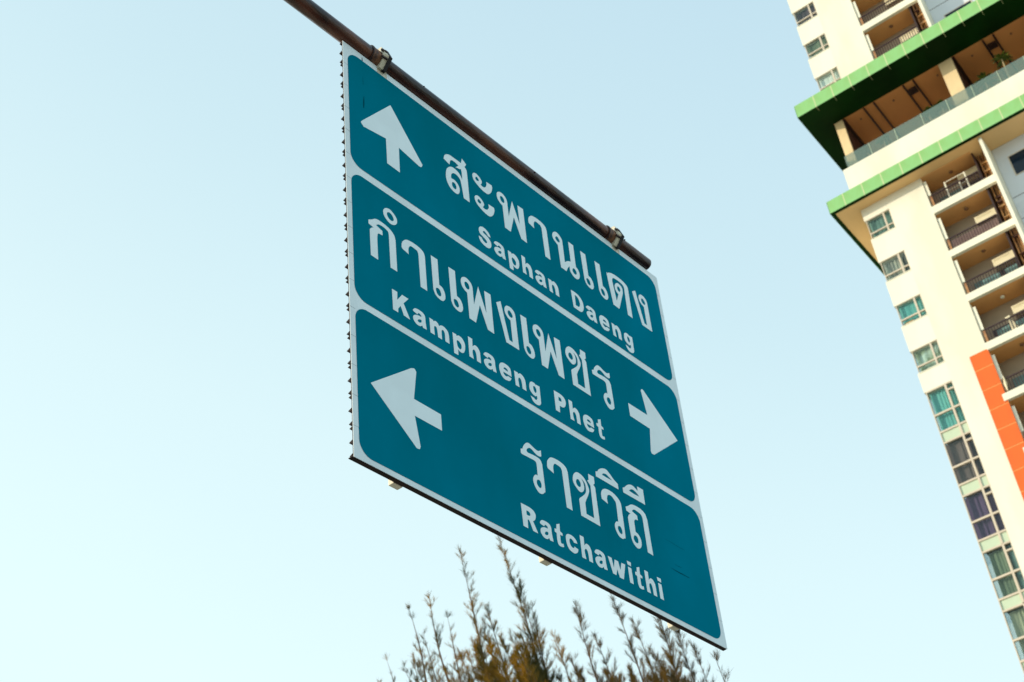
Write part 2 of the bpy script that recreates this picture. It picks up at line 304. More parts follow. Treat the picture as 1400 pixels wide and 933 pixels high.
THAI_MIDDLE = [[[(1550,15795,1),(1840,15989),(2061,16166),(2326,16243),(2804,16226),(3232,16107),(3509,15870),(3599,15561,1),(3607,13350,1),(3104,13342,1),(3087,15653,1),(3026,15864),(2743,15960),(2456,15961),(2262,15889),(2123,15751,1),(2592,15616,1),(2601,15305,1),(2305,15256),(2209,15129),(2169,14769,1),(2173,13325,1),(1636,13341,1),(1626,15012),(1667,15207),(1776,15352),(1921,15457,1),(1552,15513,1)]],
 [[(2730,17168),(2813,17384),(2992,17560),(3264,17628),(3551,17510),(3760,17294),(3811,17070),(3734,16836),(3553,16662),(3305,16575),(3019,16660),(2789,16882)],[(3021,17170),(3102,17324),(3251,17377),(3441,17290),(3539,17106),(3522,16970),(3418,16858),(3247,16851),(3074,16972)]],
 [[(4071,15504),(4137,15795),(4376,16093),(4630,16214),(5080,16260),(5526,16211),(5817,16066),(5923,15809,1),(5927,13344,1),(5419,13344,1),(5398,15675,1),(5311,15850),(5055,15901),(4807,15896),(4658,15727),(4600,15510),(4598,15177,1),(4107,15300,1),(4074,15393)]],
 [[(6434,16216,1),(6972,16230,1),(6965,14391,1),(7228,14303),(7393,13996),(7397,13642),(7215,13371),(6940,13319),(6617,13457),(6453,13760,1)],[(6660,13920),(6769,14058),(6961,14040),(7075,13816),(7047,13631),(6913,13539),(6730,13638)]],
 [[(7875,16221,1),(8414,16235,1),(8407,14407,1),(8670,14319),(8835,14013),(8839,13661),(8657,13392),(8382,13340),(8059,13477),(7895,13779,1)],[(8102,13938),(8211,14076),(8402,14057),(8516,13835),(8489,13651),(8355,13559),(8171,13658)]],
 [[(8867,15786),(8945,16040),(9120,16207),(9366,16286),(9624,16202),(9794,16045),(9862,15828,1),(9862,14585,1),(10376,16217,1),(10916,14555,1),(10905,16207,1),(11454,16239,1),(11440,13346,1),(10906,13360,1),(10375,14850,1),(9890,13320,1),(9353,13340,1),(9343,15175,1),(9106,15278),(8917,15492)],[(9174,15802),(9251,15935),(9414,15974),(9560,15839),(9582,15644),(9497,15493),(9336,15465),(9203,15610)]],
 [[(11930,15940,1),(12337,16240,1),(12792,13628,1),(13087,13607,1),(13096,15219,1),(12834,15345),(12655,15597),(12640,15869),(12766,16114),(12951,16245),(13262,16263),(13522,16101),(13608,15819,1),(13619,13328,1),(12488,13313,1)],[(12906,15768),(12992,15915),(13121,15963),(13289,15831),(13351,15663),(13257,15508),(13091,15478),(12948,15581)]],
 [[(14102,16227,1),(14641,16241,1),(14634,14394,1),(14897,14305),(15062,13996),(15066,13641),(14884,13369),(14609,13316),(14286,13455),(14122,13760,1)],[(14329,13920),(14438,14059),(14629,14041),(14743,13816),(14716,13630),(14582,13537),(14399,13637)]],
 [[(15182,15780),(15260,16035),(15435,16203),(15682,16281),(15939,16198),(16109,16040),(16177,15822,1),(16178,14577,1),(16691,16213,1),(17231,14546,1),(17220,16203,1),(17770,16235,1),(17755,13334,1),(17221,13349,1),(16691,14842,1),(16205,13309,1),(15668,13328,1),(15658,15168,1),(15421,15271),(15232,15485)],[(15490,15797),(15566,15930),(15729,15968),(15875,15834),(15897,15638),(15813,15487),(15651,15459),(15518,15604)]],
 [[(18228,15648),(18326,15938),(18552,16191),(18812,16289),(19168,16235),(19439,16039),(19598,15738),(19666,15437),(19520,15077),(19286,14697),(19122,14392,1),(19097,13659,1),(19791,13649,1),(19865,15851,1),(19763,15967),(19645,16060,1),(19639,16129,1),(19765,16209,1),(19808,16643,1),(20323,16645,1),(20315,16204,1),(20166,16040,1),(20295,15904),(20297,15617,1),(20278,13324,1),(18572,13343,1),(18583,14411,1),(18649,14515,1),(19152,14960),(19344,15248),(19382,15626),(19284,15863),(19008,16022,1),(19168,15827),(19222,15520),(19148,15243),(18953,15034),(18703,14991),(18379,15203),(18236,15414)],[(18514,15630),(18630,15771),(18785,15795),(18910,15645),(18910,15440),(18789,15306),(18611,15323),(18507,15450)]],
 [[(20816,15585,1),(20987,15663,1),(21135,15941),(21411,16227),(21676,16290),(22095,16162),(22406,16125),(22694,16281,1),(22677,15887,1),(22531,15799),(22214,15810),(21867,15974),(21649,15994),(21431,15850),(21346,15671),(21443,15590,1),(21991,15649),(22492,15610),(22663,15357,1),(22673,13739),(22577,13495),(22364,13318),(22075,13288),(21808,13511),(21671,13821),(21689,14066),(21828,14285),(21990,14403),(22128,14399,1),(22145,15100),(22075,15281),(21924,15317,1),(20880,15272,1),(20808,15317,1)],[(21977,13970),(22068,14109),(22254,14152),(22377,13984),(22357,13766),(22242,13640),(22091,13671),(21981,13807)]]]
THAI_LOWER = [[[(12728,6142,1),(12893,6219,1),(13037,6497),(13305,6783),(13561,6846),(13967,6718),(14268,6681),(14547,6837,1),(14530,6444,1),(14389,6356),(14082,6366),(13745,6530),(13535,6551),(13324,6406),(13241,6228),(13335,6147,1),(13866,6206),(14351,6167),(14517,5914,1),(14527,4299),(14434,4055),(14227,3878),(13947,3848),(13689,4071),(13556,4380),(13574,4625),(13708,4844),(13865,4961),(13999,4958,1),(14016,5658),(13947,5839),(13801,5874,1),(12790,5830,1),(12720,5875,1)],[(13852,4529),(13941,4668),(14120,4710),(14240,4543),(14220,4326),(14109,4200),(13963,4231),(13856,4366)]],
 [[(14974,6077),(15041,6372),(15280,6673),(15534,6795),(15984,6842),(16430,6792),(16720,6645),(16827,6385,1),(16830,3891,1),(16323,3891,1),(16302,6249,1),(16214,6427),(15959,6479),(15711,6474),(15562,6303),(15504,6082),(15502,5746,1),(15011,5871,1),(14977,5964)]],
 [[(17252,6169),(17351,6457),(17576,6706),(17836,6804),(18192,6750),(18463,6557),(18623,6259),(18690,5962),(18544,5605),(18310,5230),(18146,4929,1),(18121,4204,1),(18815,4194,1),(18890,6371,1),(18788,6485),(18670,6577,1),(18664,6646,1),(18789,6724,1),(18832,7153,1),(19347,7156,1),(19339,6720,1),(19190,6558,1),(19320,6423),(19321,6139,1),(19302,3872,1),(17597,3891,1),(17607,4947,1),(17673,5050,1),(18176,5490),(18368,5775),(18406,6148),(18309,6382),(18032,6539,1),(18192,6346),(18247,6043),(18173,5770),(17977,5563),(17728,5521),(17404,5730),(17260,5938)],[(17538,6152),(17654,6292),(17810,6315),(17935,6167),(17935,5964),(17814,5832),(17636,5849),(17531,5974)]],
 [[(19846,6208),(19954,6490),(20222,6725),(20575,6830),(21091,6806),(21502,6630),(21715,6398),(21746,6092,1),(21699,4201),(21576,3978),(21350,3861),(21035,3934),(20811,4257),(20787,4556),(20925,4792),(21094,4896),(21191,4898,1),(21239,6097),(21137,6320),(20879,6505),(20615,6486),(20464,6359),(20376,6112),(20398,5790,1),(19859,5909,1)],[(21061,4499),(21147,4626),(21336,4644),(21448,4481),(21436,4254),(21325,4149),(21164,4189),(21057,4343)]],
 [[(19615,7662,1),(19781,7723,1),(19991,7965),(20330,8177),(20721,8265),(21058,8085),(21349,7857,1),(21729,7693,1),(21723,7312,1),(19584,7317,1)],[(20210,7693,1),(20373,7839),(20648,7908),(20927,7811),(21219,7704,1),(20675,7677)]],
 [[(22198,6343,1),(22464,6493),(22764,6709),(23124,6809),(23719,6814),(24146,6631),(24293,6275,1),(24318,3872,1),(23795,3904,1),(23814,6202,1),(23706,6395),(23385,6472),(23093,6489),(22875,6383),(22792,6273,1),(23268,6148,1),(23264,5835,1),(23019,5796),(22856,5632,1),(22829,4892,1),(23085,4808),(23273,4535),(23234,4119),(22987,3843),(22648,3811),(22348,4122),(22284,4496,1),(22266,5525),(22308,5716),(22432,5900),(22610,6024,1),(22207,6083,1)],[(22537,4411),(22659,4585),(22857,4616),(22987,4453),(22950,4222),(22800,4113),(22643,4150),(22532,4278)]],
 [[(22199,7645,1),(22388,7742,1),(22674,8007),(22966,8178),(23320,8237),(23769,8063,1),(23784,8391,1),(24366,8404,1),(24339,7335,1),(22185,7311,1)],[(22816,7694,1),(23024,7865),(23296,7944),(23616,7849),(23855,7695,1),(23318,7664)]]]
ARROW_UP = [[(3775,26254,1),(1354,23196,1),(1261,23002),(1450,22789,1),(3252,23117,1),(3253,21160,1),(4272,21119,1),(4301,23126,1),(5959,22784,1),(6161,22846),(6271,23087,1)]]
ARROW_RIGHT = [[(24327,14773,1),(24312,13790,1),(26365,13771,1),(26031,11931,1),(26123,11783),(26366,11807,1),(29506,14284,1),(26373,16761,1),(26227,16786),(26065,16609,1),(26344,14809,1)]]
ARROW_LEFT = [[(1267,4853,1),(4264,7269,1),(4512,7361),(4640,7215,1),(4346,5380,1),(6337,5366,1),(6333,4358,1),(4339,4346,1),(4635,2625,1),(4552,2444),(4346,2404,1)]]
LATIN = [[('S', 1.0919, 1.2036), ('a', 1.2293, 1.3307), ('p', 1.3601, 1.4593), ('h', 1.4907, 1.5843), ('a', 1.6125, 1.7158), ('n', 1.7438, 1.8399), ('D', 1.9765, 2.0932), ('a', 2.1178, 2.2244), ('e', 2.2538, 2.3594), ('n', 2.3912, 2.4831), ('g', 2.5171, 2.6112)], [('K', 0.3124, 0.4412), ('a', 0.4653, 0.568), ('m', 0.5955, 0.7461), ('p', 0.7784, 0.8733), ('h', 0.9057, 0.9998), ('a', 1.0284, 1.13), ('e', 1.1587, 1.2622), ('n', 1.292, 1.3853), ('g', 1.4197, 1.5132), ('P', 1.6495, 1.7538), ('h', 1.7841, 1.8784), ('e', 1.911, 2.0122), ('t', 2.0433, 2.1101)], [('R', 1.224, 1.3456), ('a', 1.3693, 1.4719), ('t', 1.4943, 1.5613), ('c', 1.5885, 1.6886), ('h', 1.7173, 1.8111), ('a', 1.8378, 1.9411), ('w', 1.9627, 2.1221), ('i', 2.1451, 2.1816), ('t', 2.2127, 2.2786), ('h', 2.3084, 2.4023), ('i', 2.4329, 2.4691)]]
LATIN_OUTLINE = {'S': (1120, [[(55,1003),(113,1237),(276,1396),(539,1476),(847,1385),(1049,1199),(1110,1011,1),(878,991,1),(753,1129),(584,1204),(449,1137),(448,1012),(608,970),(866,888),(1053,694),(1120,454),(1037,179),(847,18),(556,-31),(191,79),(26,284),(0,502,1),(239,505,1),(349,360),(540,266),(692,320),(728,465),(577,585),(322,680),(113,786)]]),
 'a': (1030, [[(32,765),(91,920),(248,1035),(522,1069),(820,1020),(958,839),(967,470),(1030,15,1),(744,-12,1),(681,113,1),(534,-15),(264,-30),(65,109),(0,285),(46,443),(186,562),(402,650),(661,665,1),(651,766),(553,829),(444,822),(357,694,1)],[(343,246),(399,361),(537,448),(658,450,1),(649,328),(552,227),(430,198)]]),
 'm': (1506, [[(0,986,1),(293,975,1),(300,915,1),(493,1015),(671,940),(742,822),(867,923),(1096,982),(1348,876),(1484,653),(1506,6,1),(1178,8,1),(1177,488),(1112,668),(989,682),(915,535),(911,-11,1),(610,-12,1),(578,407),(521,606),(400,631),(327,485),(342,-13,1),(14,-3,1)]]),
 'n': (961, [[(0,995,1),(326,1000,1),(334,925,1),(563,1052),(823,944),(952,674),(961,22,1),(623,29,1),(607,475),(534,662),(394,696),(299,498),(347,-15,1),(11,-9,1)]]),
 'p': (963, [[(0,979,1),(302,979,1),(309,892,1),(510,1012),(771,957),(961,713),(963,358),(847,40),(668,-86),(459,-67),(360,10,1),(350,-411,1),(11,-428,1)],[(297,523),(359,620),(509,603),(661,457),(662,232),(549,89),(387,133),(314,306)]]),
 'h': (952, [[(16,1389,1),(364,1392,1),(340,852,1),(534,1036),(765,1008),(923,800),(951,531),(952,-6,1),(618,-4,1),(612,417),(543,631),(416,681),(295,484),(351,-2,1),(0,0,1)]]),
 'D': (1180, [[(0,1402,1),(466,1429),(848,1337),(1120,1070),(1180,622),(1049,260),(851,55),(606,14),(55,25,1)],[(356,1173,1),(578,1170),(744,987),(812,704),(722,429),(586,341),(321,320,1)]]),
 'e': (1036, [[(0,611),(114,888),(320,1033),(642,1070),(977,935),(1036,400,1),(309,406,1),(378,249),(545,186),(718,293,1),(1011,274,1),(902,82),(699,-39),(335,-73),(69,173)],[(371,637,1),(427,745),(571,792),(715,744),(760,603,1)]]),
 'g': (1000, [[(0,536),(72,804),(246,970),(517,992),(686,889,1),(679,952,1),(1000,965,1),(975,-75),(924,-297),(757,-455),(459,-508),(186,-391),(21,-112,1),(332,-137,1),(438,-204),(579,-148),(652,-2),(643,159,1),(459,50),(181,130),(17,313)],[(368,665),(467,767),(599,700),(657,529),(608,373),(498,306),(392,432)]]),
 'K': (1289, [[(0,1368,1),(400,1383,1),(368,831,1),(767,1388,1),(1248,1382,1),(841,858,1),(1289,-5,1),(819,26,1),(604,539,1),(406,260,1),(396,-8,1),(12,-12,1)]]),
 'P': (1105, [[(18,1380,1),(584,1401),(959,1300),(1105,1033),(1003,694),(779,507),(437,476,1),(386,-27,1),(0,-32,1)],[(412,1101,1),(579,1115),(692,1015),(665,854,1),(401,827,1)]]),
 't': (679, [[(224,1269,1),(507,1402,1),(476,929,1),(674,864,1),(671,713,1),(451,713,1),(437,279),(508,176),(654,223,1),(679,32,1),(513,-24),(242,-12),(139,244),(155,691,1),(0,735,1),(11,930,1),(181,962,1)]]),
 'R': (1216, [[(0,1405,1),(621,1418),(996,1343),(1160,1144),(1121,888),(999,720,1),(880,648,1),(1216,29,1),(813,28,1),(588,532),(436,581,1),(406,24,1),(27,26,1)],[(397,1110,1),(578,1121),(706,1034),(687,906),(601,843,1),(398,847,1)]]),
 'c': (1013, [[(0,745),(87,939),(274,1046),(614,1056),(895,920),(994,714,1),(680,667,1),(616,764),(471,825),(326,764),(291,566),(358,374),(511,288),(654,332),(684,426,1),(1013,372,1),(945,186),(770,38),(523,-21),(173,87),(12,387)]]),
 'w': (1611, [[(0,1002,1),(337,1003,1),(441,429,1),(623,1005,1),(940,1002,1),(1059,499,1),(1248,1022,1),(1611,1041,1),(1263,-22,1),(892,-27,1),(743,436,1),(575,-3,1),(278,8,1)]]),
 'i': (388, [[(0,1383,1),(388,1395,1),(370,1140,1),(26,1156,1)],[(33,1011,1),(362,1006,1),(365,-1,1),(14,3,1)]])}

def glyph_part(name, conts): return fill([spline(c) for c in conts], -0.0051, name, letter_white, SIGN)
for line in (THAI_UPPER, THAI_MIDDLE, THAI_LOWER):
    for g in line: glyph_part("thai_character", g)
for a in (ARROW_UP, ARROW_RIGHT, ARROW_LEFT): glyph_part("arrow", a)
for line, base in zip(LATIN, (1.997, 1.052, 0.110)):
    for ch, a, b in line:
        wd, cs = LATIN_OUTLINE[ch]; kx = (b-a)*1e4/wd
        kx = 1+(kx-1)*0.6
        mid = (a+b)/2*1e4-wd*kx/2
        cts = [spline([(mid+p[0]*kx, base*1e4+p[1])+tuple(p[2:]) for p in c]) for c in cs]
        fill(cts, -0.0051, "latin_letter", letter_white, SIGN)
# scuffs on the teal face
def scuff(pts, wd):
    L_ = [Vector(p) for p in pts]; mb = MB(); vs = []
    for i, p in enumerate(L_):
        t = (L_[min(i+1, len(L_)-1)]-L_[max(i-1, 0)]).normalized(); nn = Vector((-t.y, t.x)); w_ = wd*math.sin(math.pi*(i+0.35)/(len(L_)+0.2))
        for q in (p+nn*w_, p-nn*w_): vs.append((q.x, -0.0047, q.y))
    mb.add(vs, [(2*i, 2*i+1, 2*i+3, 2*i+2) for i in range(len(L_)-1)])
    build("scuff_mark", mb, mark_dark, SIGN)
scuff([(2.603, 0.3726), (2.6401, 0.3695), (2.6909, 0.3691), (2.7427, 0.3711), (2.7943, 0.3708)], 0.0035)
scuff([(2.6517, 0.4136), (2.6833, 0.4126), (2.7258, 0.4156)], 0.0015)
scuff([(2.5882, 0.5619), (2.6588, 0.5632), (2.7223, 0.5595), (2.7942, 0.5609)], 0.0012)
scuff([(0.1583, 2.5352), (0.1558, 2.5008), (0.1545, 2.4676), (0.1533, 2.4346)], 0.005)
scuff([(0.1557, 2.7043), (0.1555, 2.6643), (0.1556, 2.6313)], 0.0015)
scuff([(0.1553, 2.8655), (0.1558, 2.8456), (0.1566, 2.8326)], 0.003)

# three upright struts behind, hooked under the lower edge
for s0 in (0.345, 1.475, 2.635):
    mb = MB().box(s0-0.032, s0+0.032, 0.046, 0.084, 0.014, 2.885, 0.004)
    build("upright_strut", mb, strut_m, SIGN)
    build("hook_bolt", MB().tube([(s0-0.045, 0.060, 0.040), (s0-0.045, 0.030, 0.012), (s0-0.032, 0.050, 0.022)], 0.004, 6), galv, SIGN)
# two clamps round the pipe
PU, PR = 2.945, 0.047
def hexa(r, dy, dz, k=6, ph0=0): return [(dy+r*math.cos(R(ph0+360/k*i)), dz+r*math.sin(R(ph0+360/k*i))) for i in range(k)]
def ring_x(mb, x0, x1, r, n=24, yc=-0.0, zc=PU):
    return mb.prism([(yc+r*math.cos(2*math.pi*i/n), zc+r*math.sin(2*math.pi*i/n)) for i in range(n)], (x0, x1))
for i, s0 in enumerate((0.275, 2.555)):
    cl = build("pipe_clamp", ring_x(MB(), s0-0.060, s0+0.004, PR+0.008), rust_ring, SIGN, label="rusty collar clamped round the pipe"); smooth_by_angle(cl)
    mb = ring_x(MB(), s0-0.068, s0-0.059, PR+0.0105)
    smooth_by_angle(build("collar_lip", mb, brown_steel, cl))
    mb = MB().prism(hexa(0.090, 0.010, PU+0.006, 6, 10), (s0+0.004, s0+0.036))
    mb.box(s0+0.004, s0+0.036, 0.006, 0.046, 2.55, PU); mb.box(s0+0.004, s0+0.085, -0.004, 0.012, 2.80, 2.912)
    build("hexagonal_bracket", mb, galv, cl)
    build("rubber_pad", MB().prism(hexa(0.092, 0.008, PU+0.003, 6, 10), (s0+0.036, s0+0.060)), black_pad, cl)
    for dz in (-0.028, 0.030):
        build("bolt", MB().tube([(s0-0.012, -0.062, PU+dz), (s0+0.03, -0.066, PU+dz)], 0.008, 8), brown_steel, cl)

# ---------------------------------------------------------------- the pipe arm and its mast
def sp_(x, y, z): return SM @ Vector((x, y, z))
pb = sp_(-4.2, 0.0, PU); base = Vector((pb.x, pb.y, 0.10))
POLE = thing("mast_arm", "dark brown rusty steel pipe arm carrying the teal sign", "pole", loc=base)
def loc_(v): return tuple(Vector(v)-base)
pts = [loc_(sp_(x, 0, PU)) for x in np.linspace(-4.2, 2.975, 60)]
mb = MB().tube(pts, [PR+0.0045*(1-i/59) for i in range(60)], 32)
arm = build("arm_pipe", mb, rust_pipe, POLE); smooth_by_angle(arm)
smooth_by_angle(build("pipe_end_cap", MB().tube([loc_(sp_(2.975, 0, PU)), loc_(sp_(2.981, 0, PU))], PR-0.004, 32), brown_steel, POLE))
rb = random.Random(4)
for k in range(16):   # weld spatter and flakes along the pipe
    x = rb.uniform(-0.35, 2.9); a = rb.uniform(-2.6, 0.9); r_ = PR+0.001
    p = loc_(sp_(x, -r_*math.cos(a), PU+r_*math.sin(a))); q = loc_(sp_(x+0.006, -(r_+0.003)*math.cos(a), PU+(r_+0.003)*math.sin(a)))
    build("rust_flake", MB().tube([p, q], 0.0035+0.002*rb.random(), 6), brown_steel, POLE)
smooth_by_angle(build("mast", MB().tube([(0, 0, 0), (0, 0, 5), (0, 0, pb.z+0.25)], [0.14, 0.12, 0.09], 28), rust_pipe, POLE))
build("base_plate", MB().box(-0.25, 0.25, -0.25, 0.25, -0.002, 0.03), galv, POLE)

# ---------------------------------------------------------------- apartment tower (survey units: 1 unit = 0.6 m, depth 100 = facade)
def bu(x, y, z): return (0.6*x, 0.6*y, 1.6+(z-1.6)*0.6)
def bb(name, mb, m, parent, **k): return build(name, mb.map(bu), m, parent, **k)
tb = Vector(bu(-14, 106, -1.07)); tb.z = 0
TOWER = thing("apartment_tower", "tall cream apartment tower with bright green canopies and orange panels", "building", loc=tb); ORG[TOWER] = tb
def near(z, zs): return min(zs, key=lambda a: abs(a-z))
# window openings of the corner strip: (top, bottom, curtain, kind)
WIN = [(130.1, 127.8, 'sage', 0), (125.1, 122.9, 'brown', 0), (120.17, 117.98, 'dark', 0), (115.14, 112.98, 'olive', 0), (110.12, 107.9, 'white', 0), (90.89, 88.66, 'sage', 0), (85.92, 83.66, 'stripe', 0), (80.90, 78.64, 'teal', 0), (75.94, 73.63, 'patch', 0)]
BAY = [(71.68, 'teal'), (66.68, 'brown'), (61.68, 'plum'), (56.71, 'olive'), (51.78, 'cream'), (46.8, 'sage'), (41.8, 'pale')]
XL, XR, XM = -25.08, -22.79, -23.42
# solid wall of the strip: pier, spandrels between windows, lower pier
pier = MB().box(XR, -19.35, 100, 100.9, 2.0, 92.25); bb("facade_wall", pier, cream, TOWER)
bb("facade_wall", MB().box(XR, -19.35, 100, 100.9, 104.9, 131), cream, TOWER)
def strip(z0, z1): bb("spandrel_wall", MB().box(-25.2, XR, 100.0, 100.9, z0, z1).box(-25.2, -24.6, 100.9, 102.4, z0, z1), cream, TOWER)
strip(130.1, 131); strip(125.1, 127.8); strip(120.17, 122.9); strip(115.14, 117.98); strip(110.12, 112.98); strip(104.9, 107.9)
strip(90.89, 92.25); strip(85.92, 88.66); strip(80.90, 83.66); strip(75.94, 78.64); strip(71.68, 73.63); strip(2.0, 37.0)
bb("side_wall", MB().box(-25.2, -24.6, 102.4, 118, 2.0, 92.25), cream, TOWER); bb("side_wall", MB().box(-25.2, -24.6, 102.4, 118, 104.9, 131), cream, TOWER)
bb("back_wall", MB().box(-25.2, 4.0, 118, 118.6, 2.0, 131), cream, TOWER); bb("side_wall", MB().box(3.4, 4.0, 100, 118, 2.0, 131), cream, TOWER)
bb("roof", MB().box(-25.4, 4.2, 99.8, 118.8, 131, 131.8), cream_trim, TOWER)
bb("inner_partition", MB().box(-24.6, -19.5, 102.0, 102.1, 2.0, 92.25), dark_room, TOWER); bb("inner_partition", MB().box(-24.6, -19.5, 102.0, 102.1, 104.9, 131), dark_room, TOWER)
def curtain(parent, key, x0, x1, z0, z1, y=100.42, seed=0):
    rr = random.Random(seed); n = 48; vs = []; ph_ = rr.uniform(0, 6); fr_ = rr.uniform(3.5, 7)
    for i in range(n+1):
        t = i/n; yy = y+0.035*math.sin(ph_+fr_*6.28*t/1.6+2.6*math.sin(5*t+ph_))+0.015*math.sin(31*t*t+ph_)
        for z in (z0, z1): vs.append((x0+(x1-x0)*t, yy+(0.02 if z == z0 else 0)*math.sin(9*t), z))
    mb = MB().add(vs, [(2*i, 2*i+2, 2*i+3, 2*i+1) for i in range(n)])
    return bb("curtain", mb, CUR[key], parent)
def bars(parent, lst, m=frame_tan, name="window_frame", y0=100.03, y1=100.2):
    mb = MB()
    for i, (x0, x1, z0, z1) in enumerate(lst): mb.box(x0, x1, y0+0.004*(i % 3), y1, z0, z1)
    return bb(name, mb, m, parent)
def pane(parent, x0, x1, z0, z1, m=glass, y=100.13): return bb("pane", MB().box(x0, x1, y, y+0.02, z0, z1), m, parent)
for i, (t, b, cur, kd) in enumerate(WIN):
    hz_ = b+0.62 if i != 8 else b+0.66; fw = 0.06
    f = bars(TOWER, [(XL, XR, t-fw, t), (XL, XR, b, b+fw), (XL, XL+fw, b, t), (XR-fw, XR, b, t), (XM-0.08, XM+0.08, b, t), (XL+fw, XR-fw, hz_-0.07, hz_+0.06)], name="window")
    for x0, x1 in ((XL+fw, XM-0.08), (XM+0.08, XR-fw)):
        pane(f, x0, x1, b+fw, hz_-0.07); pane(f, x0, x1, hz_+0.06, t-fw)
    bb("corner_pane", MB().box(XL, XL+0.03, 100.2, 102.4, b, t), glass, f)
    if cur == 'stripe': curtain(f, cur, XL+0.1, XM+0.1, b, t-0.1, seed=i); curtain(f, cur, XR-0.35, XR, b, t-0.1, seed=i+20)
    else: curtain(f, cur, XL+0.12, XR-0.02, b, t, seed=i)
    bb("window_sill", MB().box(XL+0.02, XR, 99.96, 100.1, b-0.06, b), cream_trim, f)
for i, (t, cur) in enumerate(BAY):
    b = t-4.98; a0, h1, h2, h3 = t-0.64, t-2.39, t-4.03, t-4.98; fw = 0.07
    f = bars(TOWER, [(XL, XR, t-0.12, t+0.02), (XL, XL+fw, h3, t), (XR-0.05, XR, h3, t), (XM-0.085, XM+0.085, h3, t-0.12), (XL+fw, XR-0.05, h1-0.08, h1+0.08), (XL+fw, XR-0.05, h2-0.08, h2+0.08), (XM+0.085, XR-0.05, a0-0.09, a0+0.06)], name="bay_window", y0=99.99)
    for x0, x1 in ((XL+fw, XM-0.085), (XM+0.085, XR-0.05)):
        pane(f, x0, x1, h2+0.08, h1-0.08)
        bb("spandrel_panel", MB().box(x0, x1, 100.08, 100.14, h3, h2-0.08), spandrel, f)
    pane(f, XL+fw, XM-0.085, h1+0.08, t-0.12); pane(f, XM+0.085, XR-0.05, h1+0.08, a0-0.09); pane(f, XM+0.085, XR-0.05, a0+0.06, t-0.12)
    bb("corner_pane", MB().box(XL, XL+0.03, 100.2, 102.4, h3, t), glass, f)
    k2 = 'dark' if cur == 'brown' else cur
    if cur in ('olive', 'cream'):
        curtain(f, cur, XL+0.33, XM+0.05, h2, t-0.14, seed=i+40); bb("room_shade", MB().box(XM+0.08, XR, 100.6, 100.65, h2, t), teal_cloth, f)
    else: curtain(f, cur, XL+(0.16 if cur == 'teal' else 0.02), XM+0.05, h2, t-0.05, seed=i+40); curtain(f, k2, XM+0.08, XR, h2, t-0.05, seed=i+60)
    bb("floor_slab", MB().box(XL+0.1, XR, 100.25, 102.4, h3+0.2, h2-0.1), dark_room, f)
bb("rolled_mat", MB().box(XL+0.15, XL+1.0, 100.24, 100.36, 78.70, 78.98), ceil_bounce_tan, TOWER)

# balconies: slab tops per floor
SL = [(128.4, 127.6), (123.3, 122.5), (118.2, 117.4), (113.10, 112.30), (108.1, 107.3), (88.60, 87.82), (83.44, 82.76), (78.54, 77.84), (73.40, 72.72), (68.37, 67.72), (63.3, 62.6), (58.3, 57.6), (53.3, 52.6), (48.3, 47.6), (43.3, 42.6)]
for t, b in SL:
    left = -19.35 if t > 72 else -19.55
    bb("balcony_slab", MB().box(left, -13.62, 99.86, 100.2, b, t), cream_trim, TOWER)
    bb("balcony_floor", MB().box(-19.35, -14.68, 100.2, 102.3, b+0.02, t-0.04), ceil_bounce_tan, TOWER)
bb("terrace_edge_soffit", MB().box(-19.35, -14.68, 100.0, 102.3, 92.24, 92.9), ceil_bounce_tan, TOWER)
def col_wall(z0, z1):
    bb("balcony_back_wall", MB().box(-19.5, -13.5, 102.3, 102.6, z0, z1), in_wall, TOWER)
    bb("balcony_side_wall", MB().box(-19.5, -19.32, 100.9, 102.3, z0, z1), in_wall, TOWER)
    bb("service_shaft_wall", MB().box(-14.68, -14.55, 100.25, 102.3, z0, z1), brown_steel, TOWER)
    bb("fin_wall", MB().box(-13.50, -13.22, 98.97, 103.5, z0, z1), cream_trim, TOWER)
col_wall(2.0, 92.2); col_wall(104.9, 131)
rg = random.Random(8)
for lo, hi in ((43, 92.2), (105, 128)):     # pipes and louvres in the service shaft
    for x, y, r_ in ((-14.35, 100.9, 0.07), (-14.1, 101.2, 0.10), (-13.85, 100.8, 0.06)):
        bb("drain_pipe", MB().tube([(x, y, lo), (x, y, hi)], r_, 8), copper, TOWER)
    z = lo+0.6
    while z < hi-0.6:
        if rg.random() < 0.72:
            x0 = -14.45+rg.uniform(0, 0.2); bb("pipe_bracket", MB().box(x0, x0+rg.uniform(0.45, 0.8), 100.7, 101.0, z, z+rg.uniform(0.08, 0.2)), shaft_brown if rg.random() < 0.5 else copper, TOWER)
        z += rg.uniform(0.5, 1.0)
for t, b in SL:
    if 104 < t or t < 90:
        bb("meter_cabinet", MB().box(-14.3, -13.75, 101.25, 101.8, t+2.2, t+3.5), copper, TOWER)
bb("shaft_back", MB().box(-14.55, -13.5, 102.0, 102.28, 2, 92.2).box(-14.55, -13.5, 102.0, 102.28, 104.9, 131), shaft_brown, TOWER)
